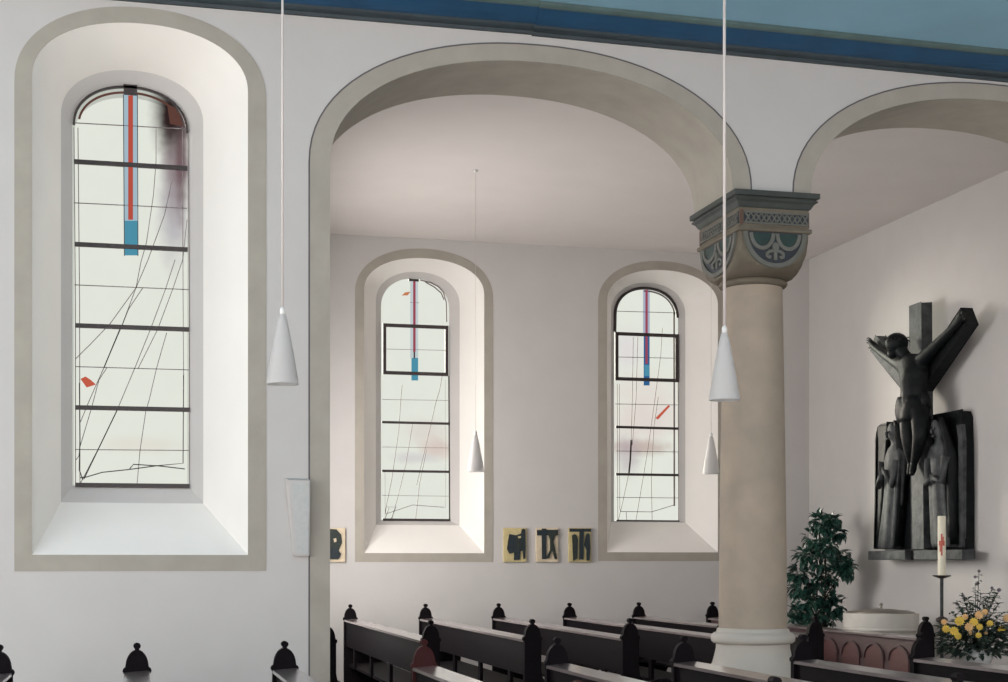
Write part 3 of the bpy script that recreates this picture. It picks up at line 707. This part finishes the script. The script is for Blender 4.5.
def skin_mesh(name, chains, m, parent, sub=2):
    """chains: list of lists of (co, radius); a chain may start with an int index of an earlier vertex"""
    me = bpy.data.meshes.new(name); V, Ed, Rd = [], [], []
    for ch in chains:
        prev = None
        for it in ch:
            if isinstance(it, int): prev = it; continue
            co, r = it; V.append(tuple(co)); Rd.append(r)
            if prev is not None: Ed.append((prev, len(V)-1))
            prev = len(V)-1
    me.from_pydata(V, Ed, [])
    o = bpy.data.objects.new(name, me); C.objects.link(o)
    md = o.modifiers.new('skin', 'SKIN'); md.use_smooth_shade = True
    me.skin_vertices[0].data[0].use_root = True
    for i, r in enumerate(Rd):
        me.skin_vertices[0].data[i].radius = (r, r) if not isinstance(r, tuple) else r
    s = o.modifiers.new('sub', 'SUBSURF'); s.levels = sub; s.render_levels = sub
    bpy.context.view_layer.update()
    dg = bpy.context.evaluated_depsgraph_get()
    me2 = bpy.data.meshes.new_from_object(o.evaluated_get(dg))
    bpy.data.objects.remove(o)
    for p in me2.polygons: p.use_smooth = True
    me2.materials.clear(); me2.materials.append(m)
    o2 = bpy.data.objects.new(name, me2); C.objects.link(o2); o2.parent = parent
    return o2
def V3(x, y, d): return RL(x, y, d)
chains = [
    [(V3(914.5, 407, .36), .155), (V3(914.5, 394, .37), .145), (V3(914, 379, .39), .175), (V3(912.5, 367, .39), .165), (V3(907, 358, .41), .07), (V3(901, 352, .45), .075), (V3(898, 346, .47), .092), (V3(896.5, 341.5, .46), .06)],
    # right side of the picture: arm along the beam
    [3, (V3(921, 361, .37), .085), (V3(939, 342.5, .34), .058), (V3(955, 326, .33), .042), (V3(960, 320, .33), .045), (V3(964, 315, .33), .022)],
    # left arm
    [3, (V3(901, 364, .37), .085), (V3(887, 356, .36), .058), (V3(876, 348, .34), .042), (V3(872.5, 344.5, .34), .045), (V3(869.5, 340.5, .34), .022)],
    # legs
    [0, (V3(908.5, 414, .38), .115), (V3(908, 437, .42), .085), (V3(910, 450, .39), .072), (V3(911, 463, .34), .040), (V3(910.5, 470, .36), .042), (V3(909, 475, .40), .028)],
    [0, (V3(920, 414, .38), .115), (V3(920, 437, .42), .085), (V3(918, 450, .39), .072), (V3(914, 463, .34), .040), (V3(913, 470, .37), .042), (V3(911.5, 475, .41), .028)]]
body = skin_mesh('hanging_figure', chains, M['bronze'], rel)
# fingers on both hands, crown of thorns, hair, loincloth, beard
def finger_set(hand, dirv, side):
    bm = bmesh.new()
    d = Vector(dirv).normalized(); s = Vector(side).normalized()
    for i, (o, l) in enumerate(((-0.03, .07), (-0.01, .085), (0.01, .08), (0.03, .062))):
        p = hand+s*o; tube(bm, [p, p+d*l*0.55, p+d*l+Vector((-0.02, 0, 0))], 0.009, 6, 0.006)
    p = hand+s*0.035-d*0.03; tube(bm, [p, p+s*0.03+d*0.02, p+s*0.045+d*0.05], 0.010, 6, 0.007)
    return bm
u1 = (V3(964, 315, .33)-V3(955, 326, .33)); link('fingers', finger_set(V3(962, 317.5, .345), u1, (0, u1.z, -u1.y)), M['bronze'], body, smooth=True)
u2 = (V3(869.5, 340.5, .34)-V3(876, 348, .34)); link('fingers', finger_set(V3(871, 342.5, .355), u2, (0, u2.z, -u2.y)), M['bronze'], body, smooth=True)
hc = V3(897, 345, .47)
bm = bmesh.new()
ball(bm, hc+Vector((-0.005, 0, 0.02)), .122, 1.05, 1, .95)
for i in range(16):
    a = 2*math.pi*i/16
    p = hc+Vector((.10*math.cos(a), .11*math.sin(a), .05)); tube(bm, [p, p+Vector((.05*math.cos(a+.6), .05*math.sin(a+.6), .03*math.sin(i*2.1)))], .012, 5, .002)
link('hair_and_crown', bm, M['bronze'], body, smooth=True)
bm = bmesh.new()     # face: nose, brow, beard on the side turned out and down
fd = Vector((-0.85, 0.22, -0.45)).normalized(); fc = hc+fd*0.10
ball(bm, fc+Vector((0, 0, -.01)), .022, 1, 1, 1.6, 8, 6); ball(bm, fc+Vector((0.02, .035, .02)), .016, u=8, v=6); ball(bm, fc+Vector((-0.0, -.035, .02)), .016, u=8, v=6)
ball(bm, hc+Vector((-0.05, .015, -.085)), .055, 1, 1, 1.3, 10, 8); link('face', bm, M['bronze'], body, smooth=True)
bm = bmesh.new(); R = []
for k in range(7):
    v = k/6; z = V3(914, 397+25*v, .36); rr = .188+.025*math.sin(v*3)
    R.append([(z.x+rr*.85*math.cos(a)*(1+.09*math.sin(5*a+3*v)), z.y+rr*math.sin(a)*(1+.09*math.sin(5*a+3*v)), z.z) for a in [2*math.pi*i/28 for i in range(28)]])
rings(bm, R); ball(bm, V3(925.5, 400, .34), .06, 1, .8, 1.4, 10, 8); link('loincloth', bm, M['bronze'], body, smooth=True)

def robed(name, foot, top, wid, dep, lean, m, mh, hood):
    """a robed mourner standing on the ledge: one continuous body, folded robe, bowed head"""
    F0, T0 = V3(*foot), V3(*top); H = T0.z-F0.z
    ch = bmesh.new(); R = []
    prof = [(0, .92), (.03, 1.0), (.15, .96), (.30, .90), (.45, .86), (.58, .90), (.70, .98), (.76, .94), (.80, .70), (.825, .40), (.85, .36), (.88, .46), (.92, .52), (.96, .44), (.99, .22), (1.0, .05)]
    for v, s in prof:
        c = F0.lerp(T0, v); ax = wid*s/2; ad = dep*s/2
        bow = -0.07*max(0, (v-.75)/.25)**1.3
        ring = []
        for i in range(40):
            a = 2*math.pi*i/40
            fold = 1+(0.10*math.sin(7*a+lean*3+v*1.5)+0.05*math.sin(11*a))*(1 if v < .74 else 0.1)
            ring.append((c.x+bow+ad*math.cos(a)*fold, c.y+lean*.05*math.sin(v*3)+ax*math.sin(a)*fold, c.z))
        R.append(ring)
    rings(ch, R); b = link(name, ch, m, rel, smooth=True)
    # mantle hanging from the head over the back and one side
    bm = bmesh.new(); R = []
    for v in [0.02, .2, .4, .6, .72, .8, .86, .92, .97, 1.015]:
        c = F0.lerp(T0, v); s = .58 if v < .72 else .58-.30*((v-.72)/.3)
        bow = -0.06*max(0, (v-.75)/.25)
        L = []
        for i in range(17):
            a = math.radians(-130+260*i/16)       # open towards the viewer (-x)
            wv = 1+.06*math.sin(6*a+v*5)
            L.append((c.x+bow+dep*s*math.cos(a)*wv+.015, c.y+wid*s*math.sin(a)*wv, c.z))
        L2 = [(p[0]+(.02 if abs(i-8) > 6 else .0), c.y+(p[1]-c.y)*.9, p[2]-.004) for i, p in enumerate(L)]
        R.append(L+L2[::-1])
    rings(bm, R); link('mantle', bm, mh, b, smooth=True)
    # forearms and folded hands
    A = F0.lerp(T0, .70); Hn = F0.lerp(T0, .60 if hood else .52)
    bm = bmesh.new()
    for s in (-1, 1):
        tube(bm, [A+Vector((-dep*.30, s*wid*.44, 0)), F0.lerp(T0, .50)+Vector((-dep*.52, s*wid*.42, 0)), Hn+Vector((-dep*.62, s*.02, .03))], .050, 10, .030)
        for k in range(5):
            p = Hn+Vector((-dep*.62, s*(.008+.004*k), .03-.014*k)); tube(bm, [p, p+Vector((-.02, -s*.02, .03)), p+Vector((-.015, -s*.035, .05))], .009, 5, .006)
    link('folded_arms', bm, m, b, smooth=True)
    # face
    bm = bmesh.new(); hcx = F0.lerp(T0, .92); q = hcx+Vector((-dep*.26-.06, 0.01, -.01))
    ball(bm, q, .018, 1.2, .8, 1.8, 8, 6)
    for s in (-1, 1): ball(bm, q+Vector((.012, s*.03, .022)), .012, u=8, v=6)
    ball(bm, q+Vector((.015, 0, -.055)), .022, .8, 1.3, .7, 8, 6); link('face', bm, m, b, smooth=True)
robed('robed_mourner', (889.5, 549, .20), (896.5, 423, .22), .36, .20, -1, M['bronzelt'], M['bronze'], True)
robed('robed_mourner', (945, 547, .20), (941, 420, .22), .38, .20, 1, M['bronzelt'], M['bronze'], False)

# ------------------------------------------------------------------ font, candle, plants behind the parapet
fx, fy = 7.88, 14.72
t = thing('baptismal_font', (fx, fy, 0), 'round pale stone baptismal font with a flat metal lid, behind the parapet', 'font')
zr = E0-0.555
bm = bmesh.new(); lathe(bm, [(0.30, 0), (0.30, 0.10), (0.24, 0.16), (0.20, 0.22), (0.19, 0.5), (0.22, 0.56), (0.32, 0.66)], n=48); link('pedestal', bm, M['font'], t, auto=0.6)
bm = bmesh.new(); lathe(bm, [(0.32, 0.66), (0.36, zr-0.30), (0.375, zr-0.29), (0.38, zr-0.20), (0.39, zr-0.195), (0.405, zr-0.18), (0.405, zr-0.165), (0.395, zr-0.155), (0.402, zr-0.02), (0.398, zr), (0.36, zr)], n=64); link('basin', bm, M['font'], t, auto=0.5)
bm = bmesh.new(); lathe(bm, [(0.36, zr-0.002), (0.36, zr+0.012), (0.30, zr+0.025), (0.12, zr+0.045), (0.02, zr+0.05)], n=48); lid = link('lid', bm, M['lid'], t, auto=0.6)
bm = bmesh.new(); lathe(bm, [(0.02, zr+0.045), (0.012, zr+0.06), (0.012, zr+0.075), (0.022, zr+0.09), (0.016, zr+0.105), (0.003, zr+0.115)], n=16); link('knob', bm, M['lid'], lid, smooth=True)

kx, ky, _ = 7.92, 13.53, 0
zd = E0-0.135
t = thing('candle_stand', (kx, ky, 0), 'slender dark iron candle stand with a small dish holding the tall candle', 'candle stand')
bm = bmesh.new(); tube(bm, [(0, 0, 0.03), (0, 0, zd)], 0.017, 12); link('pole', bm, M['bronzelt'], t, smooth=True)
bm = bmesh.new(); lathe(bm, [(0.03, zd-0.03), (0.09, zd-0.008), (0.093, zd), (0.088, zd+0.002), (0.04, zd-0.006)], n=28); link('dish', bm, M['iron'], t, smooth=True)
bm = bmesh.new(); lathe(bm, [(0.018, 1.03), (0.055, 1.05), (0.062, 1.065), (0.055, 1.08), (0.018, 1.10)], n=20); link('knop', bm, M['iron'], t, smooth=True)
bm = bmesh.new(); lathe(bm, [(0.20, 0), (0.20, 0.02), (0.05, 0.05), (0.02, 0.12)], n=28); link('foot', bm, M['iron'], t, auto=0.6)
t = thing('paschal_candle', (kx, ky, zd), 'tall cream candle with a red cross motif, standing on the iron stand', 'candle')
bm = bmesh.new(); lathe(bm, [(0.040, 0), (0.040, 0.592), (0.036, 0.600), (0.015, 0.597)], n=28); link('candle_body', bm, M['wax'], t, auto=0.6)
bm = bmesh.new(); tube(bm, [(0, 0, 0.59), (0.002, 0, 0.625)], 0.003, 6); link('wick', bm, M['black'], t)
def on_candle(bm, a0, a1, z0, z1, r=0.0405):
    A = [a0+(a1-a0)*i/8 for i in range(9)]
    rings(bm, [[(r*k*math.cos(a), r*k*math.sin(a), z) for k, z in ((0.97, z0), (1.03, z0), (1.03, z1), (0.97, z1))] for a in A])
bm = bmesh.new(); fa = math.radians(240)
on_candle(bm, fa-.22, fa+.18, .20, .42); on_candle(bm, fa-.75, fa+.75, .30, .35); on_candle(bm, fa-.55, fa-.2, .24, .30); on_candle(bm, fa+.2, fa+.5, .35, .39)
link('red_cross', bm, M['redwax'], t)

def leaf(bm, p, d, up, L, Wd, fold=0.25):
    d = d.normalized(); s = d.cross(up)
    if s.length < 1e-3: s = d.cross(Vector((1, 0, 0)))
    s.normalize(); n = s.cross(d)
    c = [p, p+d*L*.35+n*fold*Wd*.2, p+d*L*.7, p+d*L-n*.12*L]
    l = [p+d*L*.3+s*Wd*.5+n*fold*Wd, p+d*L*.65+s*Wd*.38+n*fold*Wd*.7]
    r = [p+d*L*.3-s*Wd*.5+n*fold*Wd, p+d*L*.65-s*Wd*.38+n*fold*Wd*.7]
    v = [bm.verts.new(x) for x in c+l+r]
    for f in ((0, 1, 4), (1, 2, 5, 4), (2, 3, 5), (0, 6, 1), (1, 6, 7, 2), (2, 7, 3)): bm.faces.new([v[i] for i in f])
# tall leafy plant in the corner
PX, PY = 8.02, 16.45
t = thing('potted_fig', (PX, PY, 0), 'tall bushy dark green potted plant in the corner right of the column', 'plant')
bm = bmesh.new(); lathe(bm, [(0.16, 0), (0.22, 0.34), (0.235, 0.34), (0.235, 0.38), (0.20, 0.38), (0.19, 0.33)], n=32); link('pot', bm, M['pot'], t, auto=0.6)
bm = bmesh.new(); lathe(bm, [(0.19, 0.30), (0.19, 0.345), (0.02, 0.35)], n=24); link('soil', bm, M['black'], t)
bt = bmesh.new(); bl = bmesh.new()
# crown lobes measured in the picture: (px, py, radius px)
lobes = [(826, 527, 9), (815, 540, 11), (829, 547, 10), (806, 556, 9), (822, 562, 12), (838, 556, 9), (845, 570, 8), (799, 574, 8), (812, 580, 13), (829, 577, 11), (800, 588, 10),
         (820, 596, 13), (806, 604, 12), (830, 603, 11), (797, 614, 8), (816, 614, 12), (836, 608, 8), (824, 622, 10), (808, 624, 10), (846, 565, 6), (819, 521, 6), (833, 521, 5), (838, 533, 5)]
def depth_pt(px_, py_, Y): return Vector(onY(px_, py_, Y))
stem_top = {}
for i in range(3):
    a = i*2.1
    tube(bt, [(0.05*math.cos(a), 0.05*math.sin(a), 0.33), (0.07*math.cos(a+.4), 0.07*math.sin(a+.4), 0.9), (0.05*math.cos(a+1), .08*math.sin(a+1), 1.5), (-0.02+.05*math.cos(a+1), .1*math.sin(a+1), 2.05)], 0.018, 7, 0.007)
for k, (lx, ly, lr) in enumerate(lobes):
    Yk = PY+rnd.uniform(-.22, .22); c = depth_pt(lx, ly, Yk)-Vector((PX, PY, 0)); r = lr*0.0118
    base = Vector((c.x*.15, c.y*.15, max(.45, c.z-.35)))
    tube(bt, [base, base.lerp(c, .5)+Vector((0, 0, .03)), c], 0.007, 5, 0.003)
    for q in range(60):
        v = Vector((rnd.gauss(0, 1), rnd.gauss(0, 1), rnd.gauss(0, 1))).normalized(); rr = r*rnd.uniform(.25, 1.05)
        p = c+v*rr; d = (v+Vector((rnd.uniform(-.5, .5), rnd.uniform(-.5, .5), rnd.uniform(-1.0, .1)))).normalized()
        leaf(bl, p, d, Vector((rnd.uniform(-.3, .3), rnd.uniform(-.3, .3), 1)), rnd.uniform(.085, .13), rnd.uniform(.05, .07))
link('trunk', bt, M['trunk'], t, smooth=True); link('foliage', bl, M['leaf'], t)

# flower stand and arrangement
BX, BY = 7.90, 12.86
zp = 0.62
st = tag(bpy.data.objects.new('flower_stand', None), 'round white pedestal table under the yellow flower arrangement', 'stand'); C.objects.link(st); st.location = (BX, BY, 0)
bm = bmesh.new(); lathe(bm, [(0.22, 0), (0.22, 0.03), (0.06, 0.07), (0.05, 0.62), (0.12, zp-0.03)], n=32); link('pedestal', bm, M['white'], st, auto=0.6)
bm = bmesh.new(); lathe(bm, [(0.12, zp-0.03), (0.24, zp-0.025), (0.245, zp-0.01), (0.24, zp)], n=40); link('stand_top', bm, M['white'], st, auto=0.6)
t = thing('flower_arrangement', (BX, BY, zp), 'large arrangement of yellow and peach flowers with leafy stems at the right edge', 'flowers')
bm = bmesh.new(); lathe(bm, [(0.07, 0), (0.12, 0.04), (0.15, 0.09), (0.14, 0.15), (0.11, 0.17), (0.12, 0.185), (0.10, 0.18), (0.10, 0.12)], n=36); link('vase', bm, M['vase'], t, auto=0.7)
O = Vector((BX, BY, zp))
def bp(px_, py_, dy=0.0): return depth_pt(px_, py_, BY+dy)-O
bl = bmesh.new(); bs = bmesh.new()
root = Vector((0, 0, .17))
def spray(px_, py_, dy, n, L=.05, dens=1.0):
    n = int(n*1.6)
    e = bp(px_, py_, dy); mid = root.lerp(e, .55)+Vector((0, 0, .06))
    tube(bs, [root, mid, e], .005, 5, .002)
    for i in range(n):
        v = .35+.65*i/n; p = root.lerp(mid, v/.55) if v < .55 else mid.lerp(e, (v-.55)/.45)
        a = rnd.uniform(0, 6.28); d = Vector((math.cos(a), math.sin(a), rnd.uniform(-.2, .6)))
        leaf(bl, p, d, Vector((0, 0, 1)), rnd.uniform(.9, 1.5)*L, L*.7)
for a in [(975, 583, .02, 9, .035), (968, 597, 0, 16), (981, 592, .05, 18), (987, 597, -.05, 16), (962, 593, .05, 12), (956, 600, .0, 10), (996, 592, .06, 14), (1000, 602, -.04, 14), (1004, 612, .03, 14),
          (951, 612, .05, 10), (960, 610, -.08, 14), (972, 604, -.1, 16), (990, 608, -.1, 18), (950, 626, -.1, 12), (1006, 626, -.08, 14), (1012, 618, .0, 14), (1014, 634, .05, 14), (978, 612, -.12, 16), (966, 622, -.15, 16), (979, 571, .02, 14, .04), (999, 590, .05, 12), (992, 588, .05, 12), (963, 596, .04, 12), (957, 604, .04, 10)]:
    spray(*a)
for i in range(620):      # dense dark greenery low in the bowl
    a = rnd.uniform(0, 6.28); r_ = math.sqrt(rnd.random())
    p = Vector((.33*r_*math.cos(a), .33*r_*math.sin(a), .24+rnd.uniform(-.14, .26)*(1.1-r_*.5)))
    leaf(bl, p, Vector((math.cos(a), math.sin(a), rnd.uniform(-.5, .6))), Vector((0, 0, 1)), rnd.uniform(.07, .12), .055)
link('stems', bs, M['leaf2'], t, smooth=True); link('foliage', bl, M['leaf2'], t)
def flower(c, r, m, facing):
    bm = bmesh.new(); f = facing.normalized()
    s = f.cross(Vector((0, 0, 1))).normalized(); u = s.cross(f)
    for ring, (k, tilt, n) in enumerate(((1.0, .15, 11), (.72, .5, 9), (.42, .95, 6))):
        for i in range(n):
            a = 2*math.pi*(i+.5*ring)/n; d = (s*math.cos(a)+u*math.sin(a))
            leaf(bm, c+f*.006*ring, d+f*tilt, f, r*k, r*k*.62, .18)
    ball(bm, c+f*.012, r*.28, u=8, v=6)
    link('flower', bm, m, t)
view = Vector((-BX, -BY, .3))
for (fx_, fy_, r, mm, dy) in [(959.5, 621, .062, 'yellow', -.20), (954, 631, .055, 'yellow', -.22), (958, 636, .045, 'yellow', -.22), (946, 629, .05, 'yellow', -.12), (969, 627, .055, 'peach', -.25), (974, 622, .055, 'yellow', -.22),
        (979.5, 627, .042, 'yellow', -.28), (978.5, 635.5, .040, 'yellow', -.28), (990, 623.5, .042, 'yellow', -.24), (979, 615, .055, 'peach', -.18), (985, 612, .04, 'peach', -.14), (1002, 630, .05, 'yellow', -.16), (1007, 618, .05, 'peach', -.1),
        (970, 633, .028, 'peach', -.28), (986, 633, .022, 'peach', -.28), (944, 622, .038, 'peach', -.1), (965, 617, .04, 'peach', -.2), (977, 571+13, .022, 'mauve', .02), (963, 596, .024, 'mauve', .04), (999, 590, .028, 'mauve', .05), (957, 604, .022, 'mauve', .04), (992, 588, .022, 'mauve', .05), (979, 571, .02, 'mauve', .02), (975, 577, .02, 'mauve', .02)]:
    c = bp(fx_, fy_, dy); flower(c, r*.85, M[mm], view+Vector((rnd.uniform(-3, 3), rnd.uniform(-3, 3), rnd.uniform(0, 4))))
